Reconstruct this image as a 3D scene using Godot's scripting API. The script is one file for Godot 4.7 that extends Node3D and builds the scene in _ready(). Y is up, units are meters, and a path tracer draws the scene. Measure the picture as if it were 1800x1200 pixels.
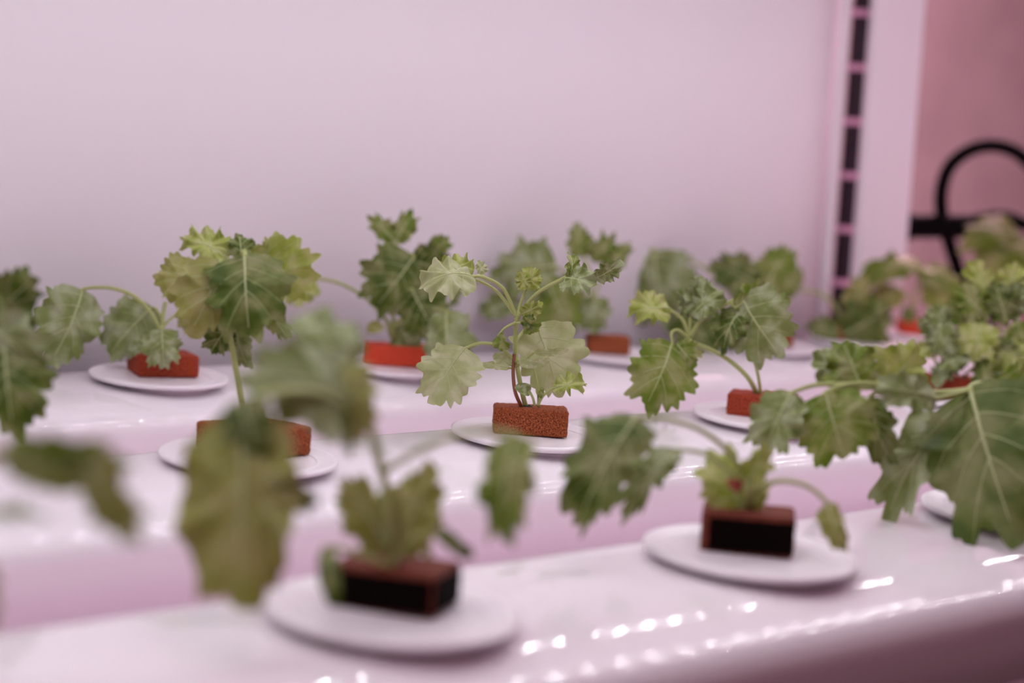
extends Node3D
# A rack of white hydroponic channels with kale seedlings, under pink-white grow lights.
# Channels run along x; y = 0 is the crown of the channels; metres.

# tuned values
const EXPOSURE := 0.79
const BAR_ENERGY := 0.017          # AreaLight of each grow bar
const LED_GLOW := 196.0            # emission of one LED lens
const ROOM_ENERGY := 0.5          # pink lamp of the room behind the camera
const BACK_ENERGY := 13.0          # its twin behind the rack
const BAR_TINT := Color(0.98, 0.985, 1.0)
const ROOM_TINT := Color(1.0, 0.77, 0.86)

var mats := {}
var leaf_mats: Array = []
var cube_mats: Array = []
var rng := RandomNumberGenerator.new()
var taken := {}

# ------------------------------------------------------------------ helpers
func numbered(called: String) -> String:
	if not taken.has(called):
		taken[called] = 0
		return called
	taken[called] += 1
	return "%s_%03d" % [called, taken[called]]

func tag(o: Node, label: String, category: String, group := "", kind := "") -> void:
	if label: o.set_meta("label", label)
	if category: o.set_meta("category", category)
	if group: o.set_meta("group", group)
	if kind: o.set_meta("kind", kind)

func thing(called: String, label: String, category: String, where := Vector3.ZERO, group := "") -> Node3D:
	var o := Node3D.new()
	o.name = numbered(called)
	add_child(o)
	o.position = where
	tag(o, label, category, group)
	return o

func part(called: String, mesh: Mesh, m: Material, parent: Node, where := Vector3.ZERO) -> MeshInstance3D:
	var o := MeshInstance3D.new()
	o.name = called
	o.mesh = mesh
	o.material_override = m
	o.position = where
	o.cast_shadow = GeometryInstance3D.SHADOW_CASTING_SETTING_ON
	parent.add_child(o, true)
	return o

func structure(called: String, mesh: Mesh, m: Material, label: String, category: String, where := Vector3.ZERO) -> MeshInstance3D:
	var o := part(numbered(called), mesh, m, self, where)
	tag(o, label, category, "", "structure")
	return o

func plain(c: Color, rough: float, metal := 0.0, spec := 0.5) -> StandardMaterial3D:
	var m := StandardMaterial3D.new()
	m.albedo_color = c
	m.roughness = rough
	m.metallic = metal
	m.metallic_specular = spec
	return m

func noise_tex(sd: int, freq: float, cols: Array, offs: Array, size := 256, kind := FastNoiseLite.TYPE_SIMPLEX_SMOOTH) -> NoiseTexture2D:
	var n := FastNoiseLite.new()
	n.seed = sd
	n.frequency = freq
	n.noise_type = kind
	n.fractal_octaves = 4
	var t := NoiseTexture2D.new()
	t.width = size
	t.height = size
	t.seamless = true
	t.noise = n
	if cols.size():
		var g := Gradient.new()
		g.offsets = PackedFloat32Array(offs)
		g.colors = PackedColorArray(cols)
		t.color_ramp = g
	return t

func box(s: Vector3, bevel := 0.0) -> ArrayMesh:
	# a box centred on its base, with chamfered edges
	var st := SurfaceTool.new()
	st.begin(Mesh.PRIMITIVE_TRIANGLES)
	var h := s * 0.5
	var b := minf(bevel, minf(h.x, minf(h.y, h.z)) * 0.9)
	if b <= 0.0:
		b = 0.0001
	# 24 vertices: each face inset by b
	var vs := {}
	var faces := []
	for ax in 3:
		for sg in [-1.0, 1.0]:
			var q := []
			for k in [[-1.0, -1.0], [1.0, -1.0], [1.0, 1.0], [-1.0, 1.0]]:
				var p := Vector3.ZERO
				p[ax] = sg * h[ax]
				p[(ax + 1) % 3] = k[0] * (h[(ax + 1) % 3] - b)
				p[(ax + 2) % 3] = k[1] * (h[(ax + 2) % 3] - b)
				q.append(p)
			faces.append([q, sg])
			vs[[ax, sg]] = q
	var tris := []
	for f in faces:
		var q: Array = f[0]
		tris.append([q[0], q[1], q[2]])
		tris.append([q[0], q[2], q[3]])
	for ax in 3:
		var a1 := (ax + 1) % 3
		var a2 := (ax + 2) % 3
		for s1 in [-1.0, 1.0]:
			for s2 in [-1.0, 1.0]:
				var pts := []
				for e in [-1.0, 1.0]:
					var p1 := Vector3.ZERO
					p1[ax] = e * (h[ax] - b); p1[a1] = s1 * h[a1]; p1[a2] = s2 * (h[a2] - b)
					var p2 := Vector3.ZERO
					p2[ax] = e * (h[ax] - b); p2[a1] = s1 * (h[a1] - b); p2[a2] = s2 * h[a2]
					pts.append([p1, p2])
				tris.append([pts[0][0], pts[1][0], pts[1][1]])
				tris.append([pts[0][0], pts[1][1], pts[0][1]])
	for sx in [-1.0, 1.0]:
		for sy in [-1.0, 1.0]:
			for sz in [-1.0, 1.0]:
				tris.append([Vector3(sx * h.x, sy * (h.y - b), sz * (h.z - b)), Vector3(sx * (h.x - b), sy * h.y, sz * (h.z - b)), Vector3(sx * (h.x - b), sy * (h.y - b), sz * h.z)])
	for t in tris:
		var a: Vector3 = t[0]
		var c: Vector3 = t[1]
		var d: Vector3 = t[2]
		if (c - a).cross(d - a).dot(a + c + d) > 0.0:     # clockwise front
			var x := c
			c = d
			d = x
		for v in [a, c, d]:
			st.set_smooth_group(-1)
			st.add_vertex(v + Vector3(0, h.y, 0))
	st.generate_normals()
	return st.commit()

func grid_mesh(rows: Array, closed: bool, cap_first := false, cap_last := false) -> ArrayMesh:
	# rows of points joined into one smooth skin
	var st := SurfaceTool.new()
	st.begin(Mesh.PRIMITIVE_TRIANGLES)
	st.set_smooth_group(0)
	var n: int = rows[0].size()
	for r in rows.size():
		for k in n:
			st.set_uv(Vector2(float(k) / n, float(r) / rows.size()))
			st.add_vertex(rows[r][k])
	for r in rows.size() - 1:
		for k in (n if closed else n - 1):
			var a := r * n + k
			var b := r * n + (k + 1) % n
			var c := a + n
			var d := b + n
			st.add_index(a); st.add_index(b); st.add_index(c)
			st.add_index(b); st.add_index(d); st.add_index(c)
	for e in 2:
		if [cap_first, cap_last][e]:
			var base: int = rows.size() * n + (n + 1) * (1 if e == 1 and cap_first else 0)
			var row: Array = rows[0] if e == 0 else rows[rows.size() - 1]
			var mid := Vector3.ZERO
			for p in row: mid += p / n
			st.set_uv(Vector2.ZERO)
			for p in row: st.add_vertex(p)
			st.add_vertex(mid)
			for k in n:
				st.add_index(base + n)
				st.add_index(base + ((k + 1) % n if e == 0 else k))
				st.add_index(base + (k if e == 0 else (k + 1) % n))
	st.generate_normals()
	return st.commit()

func lathe(profile: Array, sides := 48) -> ArrayMesh:
	# profile of Vector2(radius, height), from inside-top outwards
	var rows := []
	for p in profile:
		var row := []
		for k in sides:
			var a := TAU * k / sides
			row.append(Vector3(cos(a) * p.x, p.y, sin(a) * p.x))
		rows.append(row)
	return grid_mesh(rows, true)

func smooth_path(pts: Array, per: int) -> Array:
	if pts.size() < 3:
		var o := []
		for k in per + 1:
			o.append(pts[0].lerp(pts[1], float(k) / per))
		return o
	var out := []
	for i in pts.size() - 1:
		var a: Vector3 = pts[maxi(i - 1, 0)]
		var b: Vector3 = pts[i]
		var c: Vector3 = pts[i + 1]
		var d: Vector3 = pts[mini(i + 2, pts.size() - 1)]
		for k in per:
			out.append(b.cubic_interpolate(c, a, d, float(k) / per))
	out.append(pts[pts.size() - 1])
	return out

func tube_rows(path: Array, r0: float, r1: float, sides: int) -> Array:
	var rows := []
	var up := Vector3(0.31, 0.2, 0.93)
	for i in path.size():
		var t: Vector3 = (path[mini(i + 1, path.size() - 1)] - path[maxi(i - 1, 0)])
		t = t.normalized() if t.length() > 1e-7 else Vector3.UP
		var s := t.cross(up)
		s = s.normalized() if s.length() > 1e-4 else t.cross(Vector3.RIGHT).normalized()
		var u := s.cross(t).normalized()
		up = u
		var r := lerpf(r0, r1, float(i) / maxf(path.size() - 1, 1))
		var row := []
		for k in sides:
			var a := TAU * k / sides
			row.append(path[i] + (s * cos(a) + u * sin(a)) * r)
		rows.append(row)
	return rows

func tube(pts: Array, r0: float, r1: float, sides := 8, per := 6) -> ArrayMesh:
	return grid_mesh(tube_rows(smooth_path(pts, per), r0, r1, sides), true, true, true)

# ------------------------------------------------------------------ leaves
func tri(x: float) -> float:
	return 1.0 - 4.0 * absf(x - floorf(x) - 0.5)

class Leaf:
	var b: Vector3
	var ax: Vector3
	var sd: Vector3
	var nn: Vector3
	var len: float
	var wr: float
	var bend: float
	var cup: float
	var wave: float
	var ph: Array
	var edge := PackedFloat32Array()
	const BINS := 180
	const MID := Vector2(0.45, 0.0)
	func at(p: Vector2) -> Vector3:
		var q := p - MID
		var ang := atan2(q.y, q.x)
		var f := (ang + PI) / TAU * BINS
		var k := int(f)
		var rad := lerpf(edge[k % BINS], edge[(k + 1) % BINS], f - k)
		var rho := clampf(q.length() / maxf(rad, 0.001), 0.0, 1.1)
		var u := clampf(p.x, 0.0, 1.0)
		var lift := bend * 4.0 * u * (1.0 - u) + cup * absf(p.y) * 1.6
		lift += wave * pow(rho, 2.4) * (sin(ph[0] * ang + ph[1]) + 0.5 * sin(ph[2] * ang + ph[3])) * (0.35 + 0.65 * minf(1.0, u * 2.0))
		lift += 0.007 * sin(p.x * 21.0 + ph[1]) * sin(p.y * 24.0 + ph[3])
		return b + ax * (p.x * len) + sd * (p.y * len) + nn * (lift * len)

func build_leaf(d: Array, plant: Node3D) -> void:
	var lf := Leaf.new()
	lf.b = Vector3(d[0], d[1], d[2]) * 0.0001
	var tip := Vector3(d[3], d[4], d[5]) * 0.0001
	lf.len = (tip - lf.b).length()
	lf.ax = (tip - lf.b) / lf.len
	lf.nn = Vector3(d[6], d[7], d[8]).normalized()
	lf.nn = (lf.nn - lf.ax * lf.nn.dot(lf.ax)).normalized()
	lf.sd = lf.ax.cross(lf.nn)
	lf.wr = d[9] * 0.0001 / lf.len
	lf.bend = d[10] * 0.01
	lf.cup = d[11] * 0.01
	lf.wave = d[12] * 0.01
	var teeth: float = d[13] * 0.1
	var k1 := float(rng.randi_range(4, 6)) if lf.wave < 0.11 else float(rng.randi_range(8, 10))
	lf.ph = [k1, rng.randf() * TAU, k1 + 3.0 + rng.randi_range(0, 3), rng.randf() * TAU]
	var p1 := rng.randf()
	var p2 := rng.randf()
	var skew := rng.randf_range(-0.12, 0.12)
	var nf := float(rng.randi_range(17, 22)) + (7.0 if lf.wave >= 0.11 else 0.0)
	var amps := []
	for i in 31: amps.append(rng.randf())
	# outline
	var n := 144
	var out := []
	for i in n:
		var t := TAU * i / n - PI
		var e := Vector2(0.5 + 0.5 * cos(t), 0.5 * lf.wr * signf(sin(t)) * pow(absf(sin(t)), 0.72) * (1.0 - 0.16 * cos(t)) * (1.0 + skew * signf(sin(t))))
		var fade := smoothstep(0.0, 0.22, e.x)
		var lu := t * 8.0 / TAU + p1 * 0.3 + 0.5
		var fu := t * nf / TAU + p2
		var lobe: float = (tri(lu) * 0.5 + 0.5) * (0.45 + 1.1 * amps[posmod(int(floorf(lu)), 9)])
		var fine: float = pow(tri(fu) * 0.5 + 0.5, 0.8) * (0.4 + 1.2 * amps[9 + posmod(int(floorf(fu)), 22)])
		var m: float = 1.0 + teeth * fade * ((0.24 if lf.wave < 0.11 else 0.10) * (lobe - 0.5) + (0.16 if lf.wave < 0.11 else 0.11) * (fine - 0.45))
		out.append(Leaf.MID + (e - Leaf.MID) * m)
	# radius by angle
	lf.edge.resize(Leaf.BINS)
	var j := 0
	for k in Leaf.BINS:
		var want := TAU * k / Leaf.BINS - PI
		var best := 9.0
		for i in range(j - 6, j + 8):
			var q: Vector2 = out[posmod(i, n)] - Leaf.MID
			var df := absf(angle_difference(q.angle(), want))
			if df < best:
				best = df
				j = i
				lf.edge[k] = q.length()
	# skin: rings of the outline shrunk to the middle
	var rows := []
	var uvs := []
	for r in [0.02, 0.16, 0.3, 0.44, 0.57, 0.69, 0.79, 0.87, 0.94, 1.0]:
		var row := []
		for i in n:
			row.append(Leaf.MID + (out[i] - Leaf.MID) * r)
		uvs.append(row)
	var st := SurfaceTool.new()
	st.begin(Mesh.PRIMITIVE_TRIANGLES)
	st.set_smooth_group(0)
	var off := Vector2(rng.randf(), rng.randf())
	for row in uvs:
		for p in row:
			st.set_uv(Vector2(p.y, p.x) + off)
			st.add_vertex(lf.at(p))
	for r in uvs.size() - 1:
		for i in n:
			var a := r * n + i
			var b := r * n + (i + 1) % n
			st.add_index(a); st.add_index(b); st.add_index(a + n)
			st.add_index(b); st.add_index(b + n); st.add_index(a + n)
	st.generate_normals()
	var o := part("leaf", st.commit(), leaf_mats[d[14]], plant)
	# veins: midrib and side veins, slightly proud of both faces
	if lf.len > 0.011:
		var vs := SurfaceTool.new()
		vs.begin(Mesh.PRIMITIVE_TRIANGLES)
		var line := []
		for i in 13:
			line.append(lf.at(Vector2(lerpf(0.0, 0.93, i / 12.0), 0.0)))
		vs.append_from(grid_mesh(tube_rows(line, lf.len * 0.013 + 0.0002, 0.00015, 5), true), 0, Transform3D.IDENTITY)
		var pairs := 4 if lf.len > 0.02 else 3
		for i in pairs:
			for sg in [-1.0, 1.0]:
				var u0 := 0.06 + 0.6 * i / pairs + (0.02 if sg > 0 else 0.0)
				var ti: float = sg * lerpf(2.15, 0.65, float(i) / (pairs - 1))
				var e: Vector2 = out[int((ti + PI) / TAU * n) % n]
				line = []
				for k in 8:
					var s := k / 7.0
					var p := Vector2(u0, 0.0).lerp(Leaf.MID + (e - Leaf.MID) * 0.92, s)
					p.x -= 0.05 * sin(s * PI) * 0.6
					line.append(lf.at(p))
				vs.append_from(grid_mesh(tube_rows(line, lf.len * 0.0042 + 0.00008, 0.00008, 4), true), 0, Transform3D.IDENTITY)
		part("vein", vs.commit(), mats.vein, o)
	var pet: Array = d[16]
	if pet.size() >= 6:
		var pts := []
		for k in pet.size() / 3:
			pts.append(Vector3(pet[3 * k], pet[3 * k + 1], pet[3 * k + 2]) * 0.0001)
		pts.append(lf.at(Vector2(0.05, 0.0)))
		part("petiole", tube(pts, d[15] * 0.00001 * 1.15, maxf(d[15] * 0.00001 * 0.8, lf.len * 0.016), 8, 7), mats.stalk, o)

func foam_cube(size: float, high: float, deep: float, sd: int) -> ArrayMesh:
	# a soft-edged, slightly crumbly block, standing on y = 0
	var nz := FastNoiseLite.new()
	nz.seed = sd
	nz.frequency = 260.0
	var st := SurfaceTool.new()
	st.begin(Mesh.PRIMITIVE_TRIANGLES)
	st.set_smooth_group(0)
	var h := Vector3(size * 0.5, high * 0.5, deep * 0.5)
	var rr := 0.0016
	var n := 22
	var count := 0
	for ax in 3:
		for sg in [-1.0, 1.0]:
			for i in n + 1:
				for k in n + 1:
					var p := Vector3.ZERO
					p[ax] = sg * h[ax]
					p[(ax + 1) % 3] = (2.0 * i / n - 1.0) * h[(ax + 1) % 3]
					p[(ax + 2) % 3] = (2.0 * k / n - 1.0) * h[(ax + 2) % 3]
					var c := p.clamp(-h + Vector3.ONE * rr, h - Vector3.ONE * rr)
					var nm := (p - c).normalized()
					p = c + nm * (rr + 0.00045 * nz.get_noise_3dv(p))
					if p.y < -h.y + 0.0005: p.y = -h.y
					st.set_uv(Vector2(float(i) / n, float(k) / n))
					st.add_vertex(p + Vector3(0, h.y, 0))
			for i in n:
				for k in n:
					var a := count + i * (n + 1) + k
					var b := a + n + 1
					if sg > 0:
						st.add_index(a); st.add_index(a + 1); st.add_index(b)
						st.add_index(b); st.add_index(a + 1); st.add_index(b + 1)
					else:
						st.add_index(a); st.add_index(b); st.add_index(a + 1)
						st.add_index(b); st.add_index(b + 1); st.add_index(a + 1)
			count += (n + 1) * (n + 1)
	st.generate_normals()
	return st.commit()

# ------------------------------------------------------------------ channel
func channel_profile() -> Array:
	# (z, y) from the back bottom over the crown to the front bottom; the crown leans towards the front
	var pr := [Vector2(-0.056, -0.046), Vector2(-0.056, -0.006)]
	for k in 5:
		var a := deg_to_rad(lerpf(180.0, 92.0, (k + 1) / 5.0))
		pr.append(Vector2(-0.050 + cos(a) * 0.006, -0.006 + sin(a) * 0.006))
	var z := -0.050
	var y := 0.0
	while z < 0.040:
		var tilt := lerpf(0.0, 6.0, (z + 0.05) / 0.06) if z < 0.01 else lerpf(6.0, 21.0, (z - 0.01) / 0.03)
		z += 0.0025
		y -= 0.0025 * tan(deg_to_rad(maxf(tilt, 0.0)))
		pr.append(Vector2(z, y))
	var r := 0.013
	var c := Vector2(z - r * sin(deg_to_rad(21.0)), y - r * cos(deg_to_rad(21.0)))
	for k in 12:
		var a := deg_to_rad(lerpf(21.0, 90.0, (k + 1) / 12.0))
		pr.append(Vector2(c.x + r * sin(a), c.y + r * cos(a)))
	pr.append(Vector2(c.x + r, -0.046))
	pr.append(Vector2(c.x + r - 0.002, -0.048))
	pr.append(Vector2(-0.054, -0.048))
	return pr

func make_channel(label: String, zc: float, x0: float, x1: float) -> void:
	var t := thing("hydroponic_channel", label, "channel", Vector3(0, 0.004, zc + 0.010), "white hydroponic channels")
	var pr := channel_profile()
	var rows := []
	for x in [x0, x1]:
		var row := []
		for p in pr:
			row.append(Vector3(x, p.y, p.x))
		row.reverse()
		rows.append(row)
	part("trough", grid_mesh(rows, true), mats.white, t)
	for e in [[x0, -1.0], [x1, 1.0]]:
		var crow := []
		var crow2 := []
		for p in pr:
			crow.append(Vector3(e[0] - e[1] * 0.004, p.y * 1.0, p.x) * Vector3(1, 1, 1.0) + Vector3(0, 0.0012 if p.y > -0.03 else 0.0, 0.0012 if p.x > 0 else -0.0012))
			crow2.append(Vector3(e[0] + e[1] * 0.004, p.y * 1.0, p.x) + Vector3(0, 0.0012 if p.y > -0.03 else 0.0, 0.0012 if p.x > 0 else -0.0012))
		crow.reverse()
		crow2.reverse()
		part("end_cap", grid_mesh([crow, crow2] if e[1] > 0 else [crow2, crow], true, true, true), mats.white, t)

# ------------------------------------------------------------------ grow lights
func make_bar(label: String, z: float, y: float, x0: float, x1: float, weight: float) -> void:
	var t := thing("grow_light_bar", label, "grow light", Vector3((x0 + x1) * 0.5, y, z), "grow light bars")
	var ln := x1 - x0
	part("housing", box(Vector3(ln, 0.014, 0.030), 0.002), mats.alu, t, Vector3(0, 0.001, 0))
	var led := lathe([Vector2(0.0002, -0.0022), Vector2(0.0014, -0.0019), Vector2(0.0026, -0.0008), Vector2(0.0030, 0.0), Vector2(0.0030, 0.0012)], 10)
	var glow: StandardMaterial3D = mats.led.duplicate()
	glow.emission_energy_multiplier = LED_GLOW * weight
	var cnt := int(ln / 0.027)
	for k in cnt:
		part("led", led, glow, t, Vector3(-ln * 0.5 + (k + 0.5) * ln / cnt, 0.0, 0))
	var a := AreaLight3D.new()
	a.name = "grow_light"
	a.area_size = Vector2(ln, 0.026)
	a.area_normalize_energy = true
	a.light_energy = BAR_ENERGY * weight
	a.light_color = BAR_TINT
	a.shadow_enabled = true
	a.area_range = 8.0
	a.area_attenuation = 2.0
	a.rotation_degrees = Vector3(-90, 0, 0)
	a.position = Vector3(0, -0.004, 0)
	t.add_child(a)

# ------------------------------------------------------------------ materials
func make_materials() -> void:
	mats.white = plain(Color(0.945, 0.91, 0.935), 0.06, 0.0, 0.5)
	mats.lid = plain(Color(0.945, 0.91, 0.935), 0.30, 0.0, 0.45)
	mats.panel = plain(Color(0.93, 0.895, 0.92), 0.55, 0.0, 0.4)
	mats.trim = plain(Color(0.92, 0.90, 0.92), 0.35, 0.0, 0.5)
	mats.bounce_tint = plain(Color(0.93, 0.78, 0.86), 0.5)  # pink chosen to tint the light bounced onto the channel faces
	mats.alu = plain(Color(0.85, 0.85, 0.86), 0.4, 0.8)
	mats.rack = plain(Color(0.16, 0.13, 0.16), 0.4, 0.5)
	mats.chrome = plain(Color(0.55, 0.56, 0.54), 0.22, 1.0)
	mats.band = plain(Color(0.82, 0.66, 0.76), 0.35, 0.0)
	mats.rubber = plain(Color(0.035, 0.025, 0.035), 0.8, 0.0, 0.2)
	var pl := plain(Color.WHITE, 0.85)
	pl.albedo_texture = noise_tex(5, 0.02, [Color(0.66, 0.61, 0.60), Color(0.70, 0.65, 0.64)], [0.2, 0.8])
	pl.uv1_triplanar = true
	pl.uv1_world_triplanar = true
	mats.plaster = pl
	var fl := plain(Color.WHITE, 0.6)
	fl.albedo_texture = noise_tex(6, 0.03, [Color(0.27, 0.24, 0.25), Color(0.32, 0.285, 0.295)], [0.2, 0.8])
	fl.uv1_triplanar = true
	fl.uv1_world_triplanar = true
	mats.floor = fl
	var led := plain(Color(0.95, 0.98, 0.96), 0.3)
	led.emission_enabled = true
	led.emission = Color(0.98, 0.99, 1.0)
	led.emission_energy_multiplier = LED_GLOW
	mats.led = led
	var lamp := plain(Color(0.95, 0.85, 0.92), 0.4)
	lamp.emission_enabled = true
	lamp.emission = ROOM_TINT
	lamp.emission_energy_multiplier = 1.5
	mats.lamp = lamp
	mats.stalk = plain(Color(0.66, 0.68, 0.42), 0.5)
	mats.stalk.backlight_enabled = true
	mats.stalk.backlight = Color(0.35, 0.38, 0.18)
	mats.russet = plain(Color(0.50, 0.27, 0.17), 0.5)
	mats.vein = plain(Color(0.70, 0.72, 0.52), 0.5)
	mats.wet = plain(Color(0.045, 0.012, 0.010), 0.9, 0.0, 0.2)  # near-black colour of the slabs on single cube faces
	mats.moss = plain(Color(0.07, 0.08, 0.04), 0.8)
	# leaf kinds: deep green, mid green, grey-green bloom, yellow-green, pale leaf (only the russet-stemmed seedling in focus), olive, red
	var kinds := [
		[Color(0.25, 0.32, 0.04), Color(0.50, 0.50, 0.34), Color(0.48, 0.56, 0.06)],
		[Color(0.39, 0.46, 0.12), Color(0.59, 0.59, 0.40), Color(0.55, 0.62, 0.10)],
		[Color(0.44, 0.48, 0.26), Color(0.63, 0.65, 0.53), Color(0.48, 0.52, 0.22)],
		[Color(0.57, 0.61, 0.27), Color(0.71, 0.71, 0.50), Color(0.62, 0.66, 0.22)],
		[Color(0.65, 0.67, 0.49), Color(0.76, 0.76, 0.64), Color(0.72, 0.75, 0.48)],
		[Color(0.53, 0.53, 0.27), Color(0.64, 0.61, 0.43), Color(0.60, 0.62, 0.16)],
		[Color(0.55, 0.25, 0.20), Color(0.66, 0.36, 0.30), Color(0.50, 0.25, 0.15)],
	]
	for i in kinds.size():
		var m := plain(Color.WHITE, 0.5, 0.0, 0.36)
		m.albedo_texture = noise_tex(20 + i, 0.008, [kinds[i][0], kinds[i][0].lerp(kinds[i][1], 0.5), kinds[i][1]], [0.25, 0.52, 0.80])
		m.backlight_enabled = true
		m.backlight = kinds[i][2]
		m.rim_enabled = true
		m.rim = 0.08
		m.rim_tint = 0.3
		leaf_mats.append(m)
	var soils := [
		[Color(0.22, 0.09, 0.04), Color(0.57, 0.27, 0.14), Color(0.73, 0.43, 0.26)],
		[Color(0.30, 0.08, 0.05), Color(0.62, 0.22, 0.12), Color(0.76, 0.36, 0.22)],
		[Color(0.52, 0.11, 0.06), Color(0.82, 0.26, 0.16), Color(0.90, 0.42, 0.30)],
		[Color(0.22, 0.07, 0.045), Color(0.42, 0.18, 0.12), Color(0.60, 0.30, 0.22)],
	]
	for i in soils.size():
		var m := plain(Color.WHITE, 0.75, 0.0, 0.35)
		m.albedo_texture = noise_tex(40 + i, 0.085, soils[i], [0.12, 0.5, 0.92])
		m.uv1_triplanar = true
		m.uv1_scale = Vector3(38, 38, 38)
		m.heightmap_enabled = false
		cube_mats.append(m)

# ------------------------------------------------------------------ scene
func _ready() -> void:
	rng.seed = 77
	# camera
	var cam := Camera3D.new()
	cam.name = "camera"
	var ph := CameraAttributesPhysical.new()
	ph.frustum_focal_length = 70.0
	ph.frustum_focus_distance = 0.985
	ph.exposure_aperture = 5.4
	ph.frustum_near = 0.02
	ph.frustum_far = 50.0
	cam.attributes = ph
	cam.transform = Transform3D(Basis(Vector3(0.72617, 0.05721, 0.68513), Vector3(0.02846, 0.99318, -0.11309), Vector3(-0.68692, 0.10162, 0.71959)), Vector3(-0.69366, 0.15400, 0.71007))
	add_child(cam)
	cam.current = true
	# environment: a closed room, no sky
	var we := WorldEnvironment.new()
	we.name = "environment"
	var env := Environment.new()
	env.background_mode = Environment.BG_COLOR
	env.background_color = Color.BLACK
	env.tonemap_mode = Environment.TONE_MAPPER_LINEAR
	env.tonemap_exposure = EXPOSURE
	env.sdfgi_enabled = true
	env.ssao_enabled = true
	env.ssil_enabled = true
	we.environment = env
	add_child(we)
	make_materials()
	build_room()
	build_rack()
	make_channel("white glossy channel at the front of the rack, carrying the dark wet cubes", 0.248, -0.62, 1.05)
	make_channel("white glossy channel in the middle of the rack, carrying the pale russet-stemmed seedling", 0.0, -0.62, 1.05)
	make_channel("white glossy channel at the back of the rack, along the white wall panel", -0.256, -0.62, 1.05)
	for d in plants():
		build_plant(d)
	build_hose()

func build_room() -> void:
	var t := 0.1
	var x0 := -2.2
	var x1 := 4.2
	var z0 := -2.2
	var z1 := 2.0
	var y0 := -0.95
	var y1 := 1.55
	var cx := (x0 + x1) * 0.5
	var cz := (z0 + z1) * 0.5
	structure("floor", box(Vector3(x1 - x0, t, z1 - z0)), mats.floor, "dark mauve-grey floor below the rack", "floor", Vector3(cx, y0 - t, cz))
	structure("ceiling", box(Vector3(x1 - x0, t, z1 - z0)), mats.plaster, "plain mauve ceiling of the room", "ceiling", Vector3(cx, y1, cz))
	structure("wall_back", box(Vector3(x1 - x0, y1 - y0, t)), mats.plaster, "plain mauve wall beyond the black hose", "wall", Vector3(cx, y0, z0 - t * 0.5))
	structure("wall_front", box(Vector3(x1 - x0, y1 - y0, t)), mats.plaster, "plain mauve wall facing the open side of the rack", "wall", Vector3(cx, y0, z1 + t * 0.5))
	structure("wall_left", box(Vector3(t, y1 - y0, z1 - z0)), mats.plaster, "plain mauve wall beside the open channel ends", "wall", Vector3(x0 - t * 0.5, y0, cz))
	structure("wall_right", box(Vector3(t, y1 - y0, z1 - z0)), mats.plaster, "plain mauve wall at the far end of the room", "wall", Vector3(x1 + t * 0.5, y0, cz))
	# the room's own pink lamp
	var l := thing("ceiling_lamp", "square pink ceiling lamp over the open side of the rack", "lamp", Vector3(-0.6, y1, 1.2))
	part("frame", box(Vector3(0.66, 0.02, 0.66), 0.004), mats.alu, l, Vector3(0, -0.02, 0))
	part("diffuser", box(Vector3(0.60, 0.01, 0.60), 0.003), mats.lamp, l, Vector3(0, -0.03, 0))
	var a := AreaLight3D.new()
	a.name = "room_light"
	a.area_size = Vector2(0.6, 0.6)
	a.area_normalize_energy = true
	a.light_energy = ROOM_ENERGY
	a.light_color = ROOM_TINT
	a.shadow_enabled = true
	a.area_range = 10.0
	a.area_attenuation = 2.0
	a.rotation_degrees = Vector3(-90, 0, 0)
	a.position = Vector3(0, -0.035, 0)
	l.add_child(a)
	var l2: Node3D = l.duplicate()
	l2.name = numbered("ceiling_lamp")
	l2.set_meta("label", "square pink ceiling lamp in the room behind the rack")
	add_child(l2)
	l2.position = Vector3(2.2, y1, -1.1)
	for ch in l2.get_children():
		if ch is AreaLight3D: ch.light_energy = BACK_ENERGY

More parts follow.
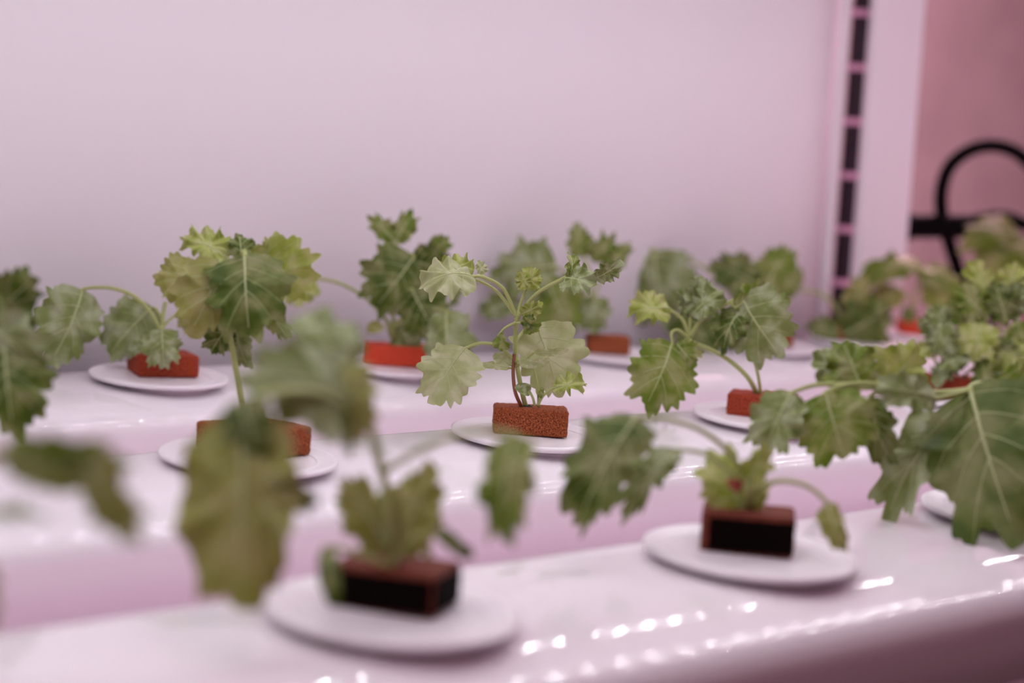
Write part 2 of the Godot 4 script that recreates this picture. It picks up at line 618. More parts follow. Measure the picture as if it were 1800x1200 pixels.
func build_rack() -> void:
	# the dark rack: posts, cross rails, a top shelf that carries the lights
	var r := thing("plant_rack", "dark upright rack post with pale bands and a bright strip beside the white wall panel", "rack", Vector3(0, -0.95, 0))
	var floor_y := 0.0
	for p in [[0.7401, -0.3720], [-0.95, -0.3720], [0.7401, 0.40], [-0.95, 0.40]]:
		part("post", box(Vector3(0.012, 1.75, 0.012), 0.0015), mats.rack, r, Vector3(p[0], 0, p[1]))
		part("post_strip", box(Vector3(0.005, 1.75, 0.009), 0.001), mats.chrome, r, Vector3(p[0] + 0.0092, 0, p[1] + 0.001))
		for k in 18:
			part("band", box(Vector3(0.0136, 0.0065, 0.0136), 0.001), mats.band, r, Vector3(p[0], 0.95 - 0.10 + k * 0.0475 - 0.003, p[1]))
	for x in [-0.55, 0.15, 0.85]:
		part("cross_rail", box(Vector3(0.03, 0.02, 0.84), 0.003), mats.rack, r, Vector3(x, 0.95 - 0.0744, 0.014))
	for z in [-0.397, 0.425]:
		part("side_rail", box(Vector3(2.05, 0.02, 0.02), 0.003), mats.rack, r, Vector3(0.08, 0.95 - 0.0944, z))
		part("side_rail", box(Vector3(2.05, 0.02, 0.02), 0.003), mats.rack, r, Vector3(0.08, 0.95 + 0.378, z))
	part("top_shelf", box(Vector3(2.05, 0.014, 0.82), 0.002), mats.panel, r, Vector3(0.08, 0.95 + 0.362, 0.014))
	part("added_bounce_shelf", box(Vector3(1.80, 0.010, 0.670), 0.002), mats.bounce_tint, r, Vector3(0.215, 0.95 - 0.0542, -0.055))  # unseen shelf added to bounce pink light onto the channel fronts
	make_bar("slim grow light bar of white dots above the back channel", -0.05, 0.347, -0.85, 0.74, 1.0)
	make_bar("slim grow light bar of white dots above the middle channel", 0.14, 0.347, -0.85, 0.84, 1.1)
	make_bar("slim grow light bar of white dots above the front channel", 0.31, 0.347, -0.85, 0.84, 1.2)
	# white wall panel with a curved end
	var rows := []
	var path := [Vector2(-0.9, -0.325)]
	var xf := 0.603
	var rad := 0.120
	for k in 15:
		path.append(Vector2(lerpf(-0.9, xf, (k + 1) / 16.0), -0.325))
	for k in 17:
		var a := deg_to_rad(62.0 * k / 16.0)
		path.append(Vector2(xf + rad * sin(a), -0.325 - rad * (1.0 - cos(a))))
	var ring := []
	for p in path: ring.append(p)
	for k in path.size():
		var i := path.size() - 1 - k
		var tg: Vector2 = (path[mini(i + 1, path.size() - 1)] - path[maxi(i - 1, 0)]).normalized()
		ring.append(path[i] + Vector2(tg.y, -tg.x) * 0.004)
	for y in [-0.044, 0.361]:
		var row := []
		for p in ring: row.append(Vector3(p.x, y, p.y))
		rows.append(row)
	var wp := thing("wall_panel", "large white wall panel with a curved end behind the back channel", "panel", Vector3.ZERO)
	var pm := part("sheet", grid_mesh(rows, true, true, true), mats.panel, wp)
	part("edge_trim", tube([Vector3(0.7094, -0.044, -0.3680), Vector3(0.7094, 0.36, -0.3680)], 0.0065, 0.0065, 16, 4), mats.trim, wp)
	var w2 := thing("side_panel", "narrow white panel between the dark upright post and the mauve wall", "panel", Vector3(0.7491, -0.044, -0.3400))
	part("board", box(Vector3(0.0673 * 0.84, 0.405, 0.012), 0.003), mats.panel, w2)
	w2.rotation_degrees.y = -14.0

func build_plant(d: Dictionary) -> void:
	var zc: float = [0.248, 0.0, -0.256][d.ch]
	var x: float = d.x
	var z: float = d.z
	# lid
	var lid := thing("net_cup_lid", d.lid, "lid", Vector3(x, -0.0012, z), "white lids of the net cups")
	part("plate", lathe([Vector2(0.0003, 0.0070), Vector2(0.031, 0.0070), Vector2(0.0335, 0.0073), Vector2(0.0370, 0.0083), Vector2(0.0388, 0.0087), Vector2(0.0398, 0.0083), Vector2(0.0400, 0.0074), Vector2(0.0396, 0.0066), Vector2(0.0385, 0.0061), Vector2(0.0370, 0.0057), Vector2(0.0003, 0.0052)], 72), mats.lid, lid)
	part("collar", lathe([Vector2(0.0270, 0.0053), Vector2(0.0300, 0.0053), Vector2(0.0298, -0.0005), Vector2(0.0270, -0.0005)], 48), mats.lid, lid)
	part("rim_bead", lathe([Vector2(0.0300, 0.0069), Vector2(0.0303, 0.0074), Vector2(0.0309, 0.0074), Vector2(0.0312, 0.0070)], 60), mats.lid, lid)
	lid.rotation_degrees.x = 3.0
	# seedling
	var t := thing("kale_seedling", d.label, "seedling", Vector3(x, 0, z), "kale seedlings on the rack")
	var c := part("foam_cube", foam_cube(d.cube[0], d.cube[1], d.cube[2], int(x * 1000) + 3000), cube_mats[d.soil], t, Vector3(d.cube[3], 0.0060, d.cube[4]))
	c.rotation_degrees.y = d.yaw
	# thin dark slabs laid over single faces: [x, y, z, size x, size y, size z] as shares of the cube
	for w in d.wet:
		var s3 := Vector3(d.cube[0], d.cube[1], d.cube[2])
		part("dark_face_slab", box(Vector3(w[3], w[4], w[5]) * s3, 0.0005), mats.wet, c, Vector3(w[0], w[1], w[2]) * s3)
	var foot: Array = d.stems[0][2]
	var hole := part("planting_hole", lathe([Vector2(0.0002, 0.0007), Vector2(0.0022, 0.0006), Vector2(0.0034, 0.0)], 14), mats.moss, t, Vector3(foot[0] * 0.0001, 0.0060 + d.cube[1], foot[2] * 0.0001))
	c.set_meta("label", ["brown speckled foam cube", "rusty red foam cube", "bright red foam cube", "dark wet foam cube"][d.soil])
	for s in d.stems:
		var pts := []
		for k in s[2].size() / 3:
			pts.append(Vector3(s[2][3 * k], s[2][3 * k + 1], s[2][3 * k + 2]) * 0.0001)
		part("stem", tube(pts, s[0] * 0.0001, s[0] * 0.000085, 10, 8), mats.russet if s[1] == 1 else mats.stalk, t)
	for l in d.leaves:
		build_leaf(l, t)

func build_hose() -> void:
	var t := thing("irrigation_hose", "black irrigation hose looping up beside the mauve wall", "hose", Vector3(0.87000, 0.00000, -0.28500))
	part("hose_loop", tube([Vector3(0, -0.004, 0), Vector3(0.04298, 0.01706, -0.06448), Vector3(0.03821, 0.04064, -0.07237), Vector3(0.03171, 0.07206, -0.08301), Vector3(0.02631, 0.10091, -0.09223), Vector3(0.02630, 0.12752, -0.09601), Vector3(0.03280, 0.15092, -0.09310), Vector3(0.04688, 0.16694, -0.08192), Vector3(0.06378, 0.17252, -0.06658), Vector3(0.07995, 0.16635, -0.05028), Vector3(0.09189, 0.14866, -0.03637), Vector3(0.09737, 0.12248, -0.02745), Vector3(0.09794, 0.08792, -0.02203), Vector3(0.09788, 0.04534, -0.01606), Vector3(0.09915, 0.02148, -0.01149), Vector3(0.10000, -0.00400, 0.0)], 0.0064, 0.0064, 14, 8), mats.rubber, t)
	var f := part("tee_fitting", tube([Vector3(-0.00257, 0.09211, -0.11300), Vector3(0.01806, 0.09373, -0.09354), Vector3(0.03947, 0.09542, -0.07334)], 0.0112, 0.0112, 16, 3), mats.rubber, t)
	part("collar_ring", tube([Vector3(-0.00335, 0.09205, -0.11374), Vector3(0.00210, 0.09248, -0.10860)], 0.0124, 0.0124, 16, 2), mats.rubber, f)
	part("branch_hose", tube([Vector3(0.03554, 0.09405, -0.07689), Vector3(0.05130, 0.10166, -0.06293), Vector3(0.06498, 0.10487, -0.05032), Vector3(0.07845, 0.10062, -0.03686), Vector3(0.09492, 0.09853, -0.02363)], 0.0092, 0.0058, 12, 6), mats.rubber, t)
	part("branch_hose", tube([Vector3(0.03551, 0.09298, -0.07677), Vector3(0.04489, 0.08151, -0.06620), Vector3(0.05631, 0.07338, -0.05415), Vector3(0.07378, 0.07316, -0.03744), Vector3(0.09602, 0.08266, -0.02034)], 0.0050, 0.0045, 12, 6), mats.rubber, t)

func plants() -> Array:
	return [
		{"label": "pale kale seedling with a russet stem base and thin arching stalks, in a brown cube", "lid": "white round lid under the brown cube of the pale russet-stemmed seedling", "x": 0.0000, "z": 0.0000, "yaw": -41.7, "cube": [0.0375, 0.0135, 0.0206, 0.0044, -0.0046], "soil": 0, "wet": [], "ch": 1,
		"stems": [[13,0,[30,185,-66,-28,319,-61,-40,480,-95,-31,648,-110]], [10,1,[-3,185,-57,-74,272,-42,-69,368,-72,-52,461,-90]], [8,0,[70,185,-16,30,288,13,10,399,-8]]],
		"leaves": [
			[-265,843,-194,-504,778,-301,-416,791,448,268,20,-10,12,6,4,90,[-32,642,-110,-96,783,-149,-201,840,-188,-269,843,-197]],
			[-217,833,-271,-260,895,-447,-469,789,397,150,10,10,13,13,3,81,[-39,659,-119,-107,775,-200,-217,833,-271]],
			[-195,852,-212,-188,918,-242,-224,426,876,59,10,10,13,10,4,45,[-197,841,-184,-195,852,-212]],
			[109,855,64,173,821,228,-623,680,386,180,15,10,11,10,2,90,[-32,642,-110,38,768,-47,109,855,64]],
			[130,854,84,159,977,53,-230,291,929,79,20,20,9,10,1,54,[105,855,60,130,854,84]],
			[218,868,180,323,954,254,-378,-294,878,112,10,10,13,12,2,54,[123,852,91,218,868,180]],
			[8,787,-92,36,897,-81,-686,101,720,120,5,0,13,14,3,72,[-29,648,-108,-13,723,-103,8,787,-92]],
			[-13,789,-71,-42,873,-97,-397,142,907,79,5,0,13,14,3,81,[]],
			[-42,664,-67,16,722,8,-633,-292,717,91,10,0,13,14,3,54,[-28,631,-104,-42,664,-67]],
			[-63,629,-26,-25,621,67,-912,-212,352,84,30,30,10,6,1,63,[-44,616,-90,-63,629,-26]],
			[-66,645,-32,-57,597,53,-637,640,430,72,30,20,10,6,0,81,[]],
			[-139,558,-117,-120,492,-62,-963,-60,264,85,20,30,10,6,1,63,[-50,618,-96,-109,592,-107,-139,558,-117]],
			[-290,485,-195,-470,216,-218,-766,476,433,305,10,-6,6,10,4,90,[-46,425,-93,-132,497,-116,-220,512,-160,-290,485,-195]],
			[145,606,-144,182,255,10,-556,285,781,338,6,-5,4,9,4,72,[-34,521,-109,71,581,-142,145,606,-144]],
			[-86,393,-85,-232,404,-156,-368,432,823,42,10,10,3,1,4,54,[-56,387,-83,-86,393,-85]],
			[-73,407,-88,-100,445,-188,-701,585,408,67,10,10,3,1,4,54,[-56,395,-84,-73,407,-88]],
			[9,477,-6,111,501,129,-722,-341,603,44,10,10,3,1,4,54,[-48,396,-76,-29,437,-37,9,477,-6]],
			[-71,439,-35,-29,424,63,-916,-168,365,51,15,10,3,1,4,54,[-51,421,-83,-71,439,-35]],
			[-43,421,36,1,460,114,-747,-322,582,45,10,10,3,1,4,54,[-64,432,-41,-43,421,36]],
			[-27,280,15,-110,306,-12,-260,161,952,61,20,20,3,1,2,63,[8,212,17,-11,248,22,-27,280,15]],
			[49,305,99,141,330,238,-565,794,226,127,10,10,13,10,3,72,[19,213,27,29,268,57,49,305,99]],
			[12,250,43,19,309,56,-603,-94,792,29,10,10,5,3,1,45,[21,224,28,12,250,43]]]},
		{"label": "kale seedling leaning away from its brown cube on two thin bare stalks", "lid": "white round lid under the cube of the seedling leaning on two bare stalks", "x": 0.1767, "z": 0.0060, "yaw": -55.7, "cube": [0.0375, 0.0125, 0.0262, 0.0063, -0.0066], "soil": 1, "wet": [], "ch": 1,
		"stems": [[14,0,[44,175,-87,-64,276,-75,-132,355,-137,-214,416,-211,-313,464,-298,-321,501,-311]], [10,0,[35,175,-55,-63,359,-30,-147,523,-78]]],
		"leaves": [
			[-403,638,-394,-607,614,-516,-442,661,606,209,10,0,13,13,3,99,[-322,489,-309,-344,582,-344,-403,638,-394]],
			[-299,589,-329,-197,818,-334,-272,139,952,229,10,10,13,11,2,90,[-319,495,-308,-299,589,-329]],
			[-309,616,-315,-182,736,-183,-796,542,271,179,15,10,13,11,2,81,[]],
			[-318,601,-335,-332,761,-371,-319,181,930,118,10,10,13,10,2,81,[]],
			[-151,737,-98,-50,438,124,-928,-36,371,405,10,-6,7,10,2,117,[-317,489,-305,-271,609,-250,-191,703,-131,-151,737,-98]],
			[-183,673,-106,-19,805,-37,-344,-60,937,161,10,10,9,10,1,72,[-191,697,-130,-183,673,-106]],
			[-135,667,-101,-233,426,-133,-900,329,287,182,15,0,8,10,0,72,[-147,516,-77,-132,610,-90,-135,667,-101]],
			[-434,457,-329,-601,104,-355,-457,151,876,366,10,-5,5,11,1,90,[-322,476,-308,-387,526,-335,-430,507,-346,-434,457,-329]],
			[-409,452,-318,-346,345,-228,-827,-20,561,161,10,0,6,10,1,81,[]]]},
		{"label": "tall kale seedling with a dark broad drooping crown leaf over a corner-on cube", "lid": "white round lid under the corner-on cube of the tall dark-crowned seedling", "x": -0.1710, "z": -0.0030, "yaw": 3.0, "cube": [0.0375, 0.0130, 0.0375, 0.0102, -0.0107], "soil": 0, "wet": [[0.5, 0.45, -0.1, 0.03, 0.45, 0.7]], "ch": 1,
		"stems": [[14,0,[73,180,-130,-26,344,-48,-49,520,-81,-54,638,-116,-39,795,-124,-33,946,-70]]],
		"leaves": [
			[-47,965,-30,-113,630,120,-627,420,656,350,14,-12,6,10,0,144,[-29,925,-78,-44,969,-43,-47,965,-30]],
			[-101,921,-132,-246,622,-117,-278,181,944,280,10,-5,6,9,5,108,[-39,790,-123,-72,876,-126,-101,921,-132]],
			[-136,891,-245,-282,749,-308,-721,559,409,270,12,0,9,10,5,99,[-44,744,-122,-92,844,-196,-136,891,-245]],
			[-14,928,-203,-127,1012,-392,-401,723,562,175,10,5,11,13,3,90,[-30,873,-99,-14,928,-203]],
			[30,931,-161,55,1026,-220,-399,557,729,125,20,10,10,8,0,81,[]],
			[57,936,-108,195,1019,-58,-177,-275,945,153,10,0,9,12,3,81,[-23,920,-85,57,936,-108]],
			[94,954,-103,252,838,91,-812,-162,561,293,12,-5,8,11,3,99,[-26,886,-97,42,936,-108,94,954,-103]],
			[-31,629,-149,-105,510,-175,-696,290,657,142,10,0,7,10,0,81,[]],
			[5,632,-156,29,461,-81,-790,150,595,116,10,0,6,8,2,72,[-54,630,-116,5,632,-156]],
			[105,725,-33,140,601,60,-876,103,470,97,10,0,9,10,1,81,[-48,669,-115,36,726,-85,105,725,-33]]]},
		{"label": "large-leaved kale seedling on the middle channel before the dark-crowned seedling", "lid": "white round lid on the middle channel, nearest that channel's open end", "x": -0.3460, "z": -0.0020, "yaw": 20.0, "cube": [0.0375, 0.0130, 0.0262, 0.0063, -0.0066], "soil": 1, "wet": [], "ch": 1,
		"stems": [[15,0,[84,180,-36,84,324,46,152,528,109,182,640,136]]],
		"leaves": [
			[269,736,234,411,912,400,-406,-433,804,263,12,-5,8,10,0,126,[168,596,129,218,698,176,269,736,234]],
			[254,774,283,391,587,524,-860,26,510,223,12,-5,9,10,2,126,[173,618,131,217,733,198,254,774,283]],
			[298,666,396,270,356,524,-599,352,720,285,10,-5,6,10,0,126,[164,574,129,232,685,262,298,666,396]],
			[344,752,401,392,646,475,-798,61,599,92,10,0,10,10,0,81,[254,774,283,344,752,401]]]},
		{"label": "curly kale seedling crowded with small ruffled bright leaves, in a red cube", "lid": "white round lid under the red cube of the crowded ruffled seedling", "x": 0.3780, "z": -0.0080, "yaw": -51.7, "cube": [0.0375, 0.0125, 0.0262, 0.0063, -0.0066], "soil": 1, "wet": [], "ch": 1,
		"stems": [[13,0,[74,175,-55,69,366,67,157,572,136,210,718,152]], [11,0,[23,175,-77,-102,365,-82,-88,511,-76,-51,540,-31]], [11,0,[133,175,-1,192,396,194,333,619,270]]],
		"leaves": [
			[196,661,132,135,928,-18,-626,272,731,193,10,5,13,12,3,72,[105,568,87,196,661,132]],
			[244,712,172,351,919,217,-612,147,777,195,10,5,13,12,3,72,[185,620,156,244,712,172]],
			[140,580,147,-20,756,-4,-598,130,791,201,10,5,13,12,1,72,[103,485,96,140,580,147]],
			[62,547,160,-10,321,179,-832,303,465,273,10,5,9,12,3,72,[102,449,100,62,547,160]],
			[-63,493,-35,-117,632,-106,-576,184,797,192,10,5,13,12,2,72,[-83,399,-69,-63,493,-35]],
			[-100,522,-47,-93,322,44,-973,65,222,214,10,5,13,12,2,72,[-82,428,-72,-100,522,-47]],
			[209,574,241,181,798,154,-741,158,652,183,10,5,11,12,0,72,[181,477,172,209,574,241]],
			[225,450,301,137,247,302,-872,377,313,230,10,5,13,12,3,72,[177,348,187,225,450,301]],
			[283,556,287,308,361,393,-978,-10,207,245,10,5,13,12,1,72,[180,455,175,283,556,287]],
			[14,363,112,-154,235,26,-674,652,347,157,10,5,13,12,2,72,[96,270,121,14,363,112]],
			[175,286,249,23,125,238,-714,654,250,214,10,5,13,12,2,72,[174,233,200,175,286,249]],
			[-101,401,-86,-243,253,-146,-731,534,424,123,10,5,13,12,3,72,[-85,313,-59,-101,401,-86]],
			[191,679,125,334,666,306,-761,-284,584,238,10,5,13,12,2,72,[106,586,85,191,679,125]],
			[176,151,269,189,21,439,-982,107,157,223,10,5,13,12,1,72,[174,233,200,176,151,269]],
			[-103,445,-81,-149,548,-153,-531,317,786,119,10,5,13,12,2,72,[-84,356,-64,-103,445,-81]],
			[53,422,72,-77,416,-10,-470,520,713,175,10,5,13,12,2,72,[98,334,114,53,422,72]],
			[256,652,233,352,799,262,-513,168,842,185,10,5,13,12,2,72,[183,556,163,256,652,233]],
			[109,622,83,27,707,20,-504,142,852,138,10,5,13,12,0,72,[104,532,91,109,622,83]],
			[145,434,200,232,303,343,-908,-208,363,191,10,5,13,12,2,72,[98,334,114,145,434,200]],
			[83,563,39,-16,624,-93,-608,437,663,176,10,5,13,12,1,72,[102,478,97,83,563,39]],
			[234,347,255,335,235,409,-861,-89,500,201,10,5,13,12,3,72,[174,251,198,234,347,255]],
			[15,313,65,-171,145,-5,-698,686,205,158,10,5,13,12,2,72,[-88,212,-47,15,313,65]],
			[98,322,157,50,123,291,-971,241,4,174,10,5,13,12,1,72,[95,227,126,98,322,157]]]},
		{"label": "kale seedling with a long side stalk and a grey leaf drooping over its red cube", "lid": "white round lid under the wet red cube with the grey leaf drooping before it", "x": -0.0545, "z": -0.2520, "yaw": -19.7, "cube": [0.0355, 0.0125, 0.0319, 0.0083, -0.0087], "soil": 1, "wet": [], "ch": 2,
		"stems": [[13,0,[75,175,-92,19,325,-17,32,439,-21,40,489,-19]]],
		"leaves": [
			[-353,538,-277,-541,135,-274,-199,99,975,381,12,-6,7,10,2,108,[18,309,-15,-37,427,-56,-114,514,-115,-207,552,-181,-300,553,-242,-353,538,-277]],
			[40,442,-152,-172,157,-258,-723,306,620,323,10,-5,5,8,2,90,[23,390,-22,36,431,-98,40,442,-152]],
			[-59,349,100,-101,138,201,-523,450,724,219,18,-10,7,10,2,99,[20,293,-11,-25,353,48,-59,349,100]],
			[137,430,-2,212,308,115,-808,61,585,143,10,0,8,10,5,81,[24,342,-14,76,390,-13,137,430,-2]],
			[-47,250,-111,-125,181,-105,-476,582,659,98,10,0,8,6,2,63,[11,227,-10,-47,250,-111]]]},
		{"label": "kale seedling with dark pointed leaves standing in a bright red cube", "lid": "white round lid under the bright red cube of the dark-leaved seedling", "x": 0.1196, "z": -0.2500, "yaw": -39.7, "cube": [0.0400, 0.0125, 0.0280, 0.0069, -0.0072], "soil": 2, "wet": [], "ch": 2,
		"stems": [[13,0,[64,175,-79,7,302,-25,33,498,-55,68,713,-80,70,838,-110]]],
		"leaves": [
			[62,838,-117,-32,977,-241,-600,264,755,125,10,0,10,12,1,81,[]],
			[68,838,-112,171,1020,-80,-680,270,682,147,10,0,10,12,1,81,[]],
			[59,756,-95,-15,817,-147,-380,283,881,100,10,0,10,10,1,81,[]],
			[64,763,76,-173,435,7,-457,146,877,426,10,-6,5,10,0,117,[58,678,-71,54,765,11,64,763,76]],
			[67,743,53,234,691,248,-767,-248,592,268,12,0,6,10,0,81,[]],
			[9,560,135,85,278,332,-837,141,529,321,10,-5,5,10,0,99,[18,428,-32,0,526,49,9,560,135]],
			[81,451,387,-53,0,628,-734,477,484,292,10,-5,6,10,2,90,[9,302,-22,47,432,190,81,451,387]],
			[75,353,-37,101,130,62,-787,169,594,191,10,0,5,7,2,81,[9,302,-22,75,353,-37]],
			[-396,588,-338,-549,461,-439,-702,363,613,229,10,0,8,10,3,117,[9,284,-20,-65,405,-94,-134,487,-158,-268,566,-255,-396,588,-338]],
			[-94,313,-11,-178,277,-59,-576,454,680,84,20,10,3,2,5,63,[5,255,-20,-54,308,-14,-94,313,-11]],
			[191,792,82,282,878,157,-483,-226,846,138,10,0,10,12,1,81,[58,696,-73,142,777,23,191,792,82]]]},
		{"label": "grey-green kale seedling in a dark red cube, next along from the bright red cube", "lid": "white round lid under the dark red cube next along from the bright red one", "x": 0.3243, "z": -0.2580, "yaw": -37.7, "cube": [0.0300, 0.0125, 0.0210, 0.0045, -0.0047], "soil": 0, "wet": [], "ch": 2,
		"stems": [[13,0,[-13,175,-107,-67,379,-106,-77,618,-150,-103,728,-190]]],
		"leaves": [
			[-288,657,-273,-639,588,-515,-582,226,781,396,12,-5,6,10,2,108,[-75,299,-102,-155,535,-185,-288,657,-273]],
			[-360,721,-365,-359,799,-402,-588,360,725,163,10,0,8,8,0,81,[]],
			[-358,567,-286,-270,183,-92,-830,87,550,341,10,-5,6,10,1,99,[-70,259,-92,-235,532,-219,-358,567,-286]],
			[-487,394,-426,-714,293,-587,-637,503,584,203,10,0,8,10,2,90,[-65,240,-84,-296,445,-293,-487,394,-426]],
			[-115,727,-201,-129,950,-246,-583,125,802,172,10,0,10,12,1,81,[]],
			[-69,719,-156,58,868,-56,-490,-158,858,172,10,0,10,12,1,81,[]],
			[-110,466,-48,-163,222,-9,-800,261,540,236,10,0,6,8,2,90,[-67,359,-104,-110,466,-48]],
			[-1,624,-78,145,841,3,-436,-43,899,137,10,0,10,10,1,90,[-71,419,-116,-1,624,-78]],
			[-847,488,-671,-975,310,-741,-771,348,533,178,10,0,6,10,2,108,[-75,291,-101,-337,516,-314,-603,553,-504,-847,488,-671]]]},
		{"label": "spreading kale seedling with a broad grey leaf, standing before the curved wall edge", "lid": "white round lid standing before the curved edge of the white wall panel", "x": 0.5014, "z": -0.2580, "yaw": -33.7, "cube": [0.0370, 0.0120, 0.0259, 0.0062, -0.0065], "soil": 0, "wet": [], "ch": 2,
		"stems": [[13,0,[53,170,-60,-68,263,-91,-127,432,-171]]],
		"leaves": [
			[-654,744,-635,-658,191,-477,-849,150,507,548,12,-6,7,10,2,117,[-39,170,-50,-327,614,-360,-654,744,-635]],
			[-611,343,-259,-649,-2,31,-882,356,308,417,10,-5,5,9,0,99,[-24,136,-31,-380,368,-195,-611,343,-259]],
			[-20,506,-79,-290,682,-334,-619,162,768,320,10,0,7,10,0,90,[-98,348,-131,-20,506,-79]],
			[-11,496,-41,135,826,24,-813,256,523,293,10,0,6,10,1,108,[-112,399,-152,-11,496,-41]],
			[-33,145,43,-218,148,-51,-433,264,862,115,10,0,5,5,0,81,[]],
			[-793,606,-720,-832,776,-781,-610,141,780,115,10,0,8,8,1,72,[-655,723,-632,-793,606,-720]]]},
		{"label": "kale seedling with a thick hooked stalk, standing before the dark upright post", "lid": "white round lid standing before the dark upright post", "x": 0.6200, "z": -0.2620, "yaw": -38.7, "cube": [0.0370, 0.0120, 0.0259, 0.0062, -0.0065], "soil": 0, "wet": [], "ch": 2,
		"stems": [[16,0,[-10,170,-118,-95,225,-98,-148,347,-137,-249,429,-217,-384,452,-322]]],
		"leaves": [
			[-384,452,-322,-556,583,-477,-565,204,800,295,10,0,6,10,1,81,[]],
			[-137,127,-68,-347,170,-232,-550,300,779,191,10,0,7,10,0,81,[]],
			[-126,111,-41,130,354,210,-679,-43,733,395,10,-5,6,10,0,81,[]],
			[-45,305,-75,86,565,-14,-516,61,855,216,10,0,8,10,5,90,[-82,165,-91,-45,305,-75]]]},
		{"label": "umbrella-shaped mid-green kale seedling in a low rust cube", "lid": "white round lid under the low rust cube of the umbrella-shaped mid-green seedling", "x": 0.7380, "z": -0.2810, "yaw": -43.7, "cube": [0.0375, 0.0110, 0.0262, 0.0063, -0.0066], "soil": 2, "wet": [], "ch": 2,
		"stems": [[13,0,[40,160,-83,-45,290,-73,-18,486,-75,20,576,-51]]],
		"leaves": [
			[140,612,-80,-481,468,-306,-336,864,376,349,22,-10,5,8,1,81,[]],
			[6,604,-68,181,425,235,-383,682,623,304,20,-10,5,8,1,81,[]],
			[27,553,28,68,274,177,-919,69,387,306,10,0,5,8,1,81,[]],
			[-147,167,-42,-152,303,-51,-703,27,711,119,10,0,5,4,0,72,[-35,155,-44,-147,167,-42]],
			[-192,454,-166,-317,279,-219,-801,455,389,259,10,0,6,8,5,81,[-38,290,-66,-108,408,-122,-192,454,-166]]]},
		{"label": "broad-leaved mid-green kale seedling beneath the black hose loop", "lid": "white round lid below the black hose loop", "x": 0.9150, "z": -0.2650, "yaw": -43.7, "cube": [0.0375, 0.0110, 0.0262, 0.0063, -0.0066], "soil": 2, "wet": [], "ch": 2,
		"stems": [[13,0,[25,160,-97,-78,377,-116,-114,684,-194]]],
		"leaves": [
			[-81,861,-257,-599,837,-595,-367,780,507,513,20,-10,6,9,1,81,[]],
			[-173,842,-161,-600,633,-429,-597,683,420,467,15,-10,6,9,1,90,[-122,683,-202,-173,842,-161]],
			[-104,787,-199,113,655,82,-525,539,659,444,15,-10,6,9,1,81,[]],
			[-203,583,-153,-433,368,-260,-712,541,447,330,10,0,5,8,1,81,[]]]},
		{"label": "big blurred kale seedling with a huge hanging lobed leaf, in a dark wet cube", "lid": "white round lid under the dark wet cube of the seedling with the huge hanging leaf", "x": -0.2985, "z": 0.2490, "yaw": -59.7, "cube": [0.0350, 0.0135, 0.0263, 0.0063, -0.0066], "soil": 3, "wet": [[0, 0.06, 0.5, 0.94, 0.8, 0.03], [0.5, 0.06, 0, 0.03, 0.8, 0.94]], "ch": 0,
		"stems": [[16,0,[57,185,-73,2,364,-38,-13,503,-72,-32,624,-107,-50,689,-134]]],
		"leaves": [
			[39,232,-67,-42,435,-215,-498,373,783,161,10,0,5,10,5,68,[]],
			[60,222,-74,191,476,-54,-715,320,622,204,10,-5,5,10,5,68,[]],
			[-93,664,-102,-502,811,-110,165,507,846,304,18,-10,5,9,2,120,[-46,666,-126,-66,674,-119,-93,664,-102]],
			[-135,815,-150,-153,609,-40,-730,369,575,218,12,-5,6,10,5,105,[-46,672,-127,-87,772,-153,-135,815,-150]],
			[4,771,-316,-22,934,-503,-277,704,654,224,12,-5,6,9,2,105,[-36,632,-113,-19,715,-219,4,771,-316]],
			[-609,713,24,-728,206,205,-653,385,652,331,6,-4,5,5,5,127,[-34,632,-110,-288,745,-22,-477,766,4,-572,747,13,-609,713,24]],
			[-614,757,13,-622,609,110,-756,386,529,152,10,0,6,8,0,68,[]],
			[-612,532,144,-488,478,228,-590,-102,801,90,10,0,6,8,0,68,[]],
			[-254,282,-21,-310,136,99,-671,607,426,66,10,0,5,6,0,90,[5,196,-12,-159,263,-11,-254,282,-21]],
			[47,337,133,112,262,234,-824,42,565,50,10,0,5,6,0,82,[5,207,-13,26,297,50,47,337,133]],
			[186,645,320,92,341,385,-861,345,374,166,14,-5,5,10,1,98,[-11,485,-68,34,561,34,91,626,149,153,650,246,186,645,320]]]},
		{"label": "small kale seedling with a short upright leaf and two arching stalks, in a dark cube", "lid": "white round lid under the dark wet cube of the seedling with two arching stalks", "x": -0.1243, "z": 0.2475, "yaw": -50.7, "cube": [0.0345, 0.0150, 0.0259, 0.0062, -0.0065], "soil": 3, "wet": [[0.04, 0.06, 0.5, 0.9, 0.8, 0.03]], "ch": 0,
		"stems": [[14,0,[63,200,-67,0,290,-29,-7,360,-46]]],
		"leaves": [
			[32,205,-70,-7,402,-205,-684,314,658,207,10,0,5,10,3,68,[]],
			[51,215,-54,108,314,-41,-614,258,746,90,10,0,5,8,3,68,[]],
			[-10,317,-29,38,460,11,-585,-27,811,106,12,10,8,10,3,68,[]],
			[-53,306,-13,-115,334,-34,-283,98,954,47,20,10,5,4,6,68,[]],
			[159,273,222,158,116,313,-925,194,325,95,15,0,5,8,5,90,[0,290,-29,64,337,66,124,326,153,159,273,222]],
			[-494,573,-152,-746,208,-175,-744,486,458,246,12,-5,5,10,0,98,[-6,346,-43,-116,452,-52,-235,525,-79,-364,563,-110,-494,573,-152]],
			[-257,441,-157,-450,216,-213,-756,570,321,127,12,0,6,10,2,82,[-5,315,-38,-140,419,-112,-257,441,-157]]]},
		{"label": "largest kale seedling on the front channel, its broad dark leaf hanging over the lid", "lid": "white round lid on the front channel under the broad dark hanging leaf", "x": 0.0520, "z": 0.2480, "yaw": -43.7, "cube": [0.0360, 0.0130, 0.0252, 0.0059, -0.0062], "soil": 3, "wet": [], "ch": 0,
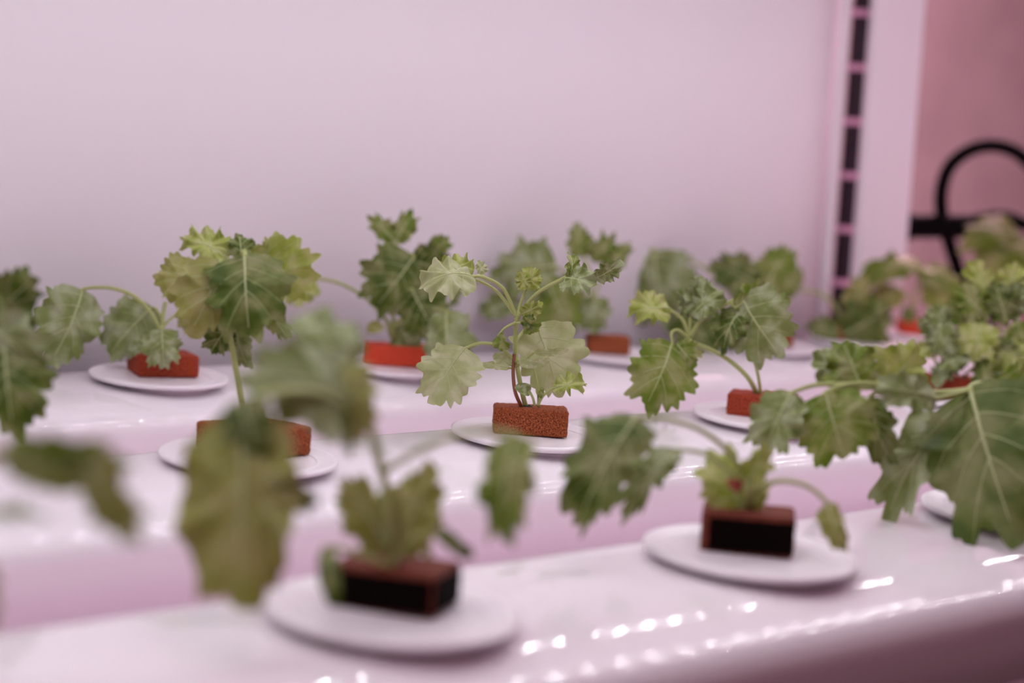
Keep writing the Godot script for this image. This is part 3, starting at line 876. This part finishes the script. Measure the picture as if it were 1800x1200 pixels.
		"stems": [[18,0,[84,180,-34,-4,355,-15,-69,527,-46,-137,611,-81]]],
		"leaves": [
			[-325,611,-52,-537,80,349,-878,457,141,529,8,-5,4,10,0,135,[-78,538,-55,-218,615,-61,-325,611,-52]],
			[-354,483,-117,-633,62,-213,-838,514,184,260,10,0,6,10,2,105,[-64,515,-39,-226,541,-86,-354,483,-117]],
			[-862,567,-392,-860,310,-270,-876,201,439,350,12,-5,7,10,1,120,[-128,600,-71,-423,576,-169,-653,607,-267,-788,604,-340,-862,567,-392]],
			[-949,557,-501,-1081,314,-522,-810,400,429,214,10,0,8,10,2,98,[-788,604,-340,-874,595,-435,-949,557,-501]],
			[-684,547,-302,-658,302,-200,-930,50,364,167,10,0,7,10,0,90,[-645,602,-272,-684,547,-302]],
			[-694,585,-345,-695,768,-455,-642,392,659,232,10,0,9,10,1,90,[-628,598,-255,-694,585,-345]],
			[-612,588,-295,-460,758,-229,-530,152,834,213,10,0,9,10,3,68,[]],
			[-729,602,-408,-773,724,-523,-610,414,675,163,10,0,10,10,2,82,[-680,586,-332,-729,602,-408]],
			[-567,574,-55,-826,609,-169,-300,472,829,169,10,0,5,8,2,105,[-137,604,-80,-388,590,-53,-567,574,-55]],
			[-154,603,-54,-61,502,132,-915,-184,358,308,10,0,6,10,1,68,[]]]},
		{"label": "nearest kale seedling on the front channel, at that channel's open end", "lid": "white round lid nearest the open end of the front channel", "x": -0.4730, "z": 0.2490, "yaw": 10.0, "cube": [0.0360, 0.0130, 0.0252, 0.0059, -0.0062], "soil": 3, "wet": [], "ch": 0,
		"stems": [[16,0,[101,180,-15,81,324,43,117,496,53,140,568,65]]],
		"leaves": [
			[235,687,278,415,703,530,-808,-98,581,138,12,-5,5,9,1,105,[134,554,61,180,653,160,235,687,278]],
			[353,716,456,401,532,625,-917,113,383,123,12,0,5,8,5,90,[134,554,61,217,690,232,299,732,360,353,716,456]],
			[163,558,311,232,576,485,-423,903,73,57,10,0,5,8,2,75,[117,489,54,142,545,181,163,558,311]],
			[168,464,217,174,288,331,-700,371,610,101,10,0,5,9,5,90,[105,438,50,150,494,140,168,464,217]]]},
	]
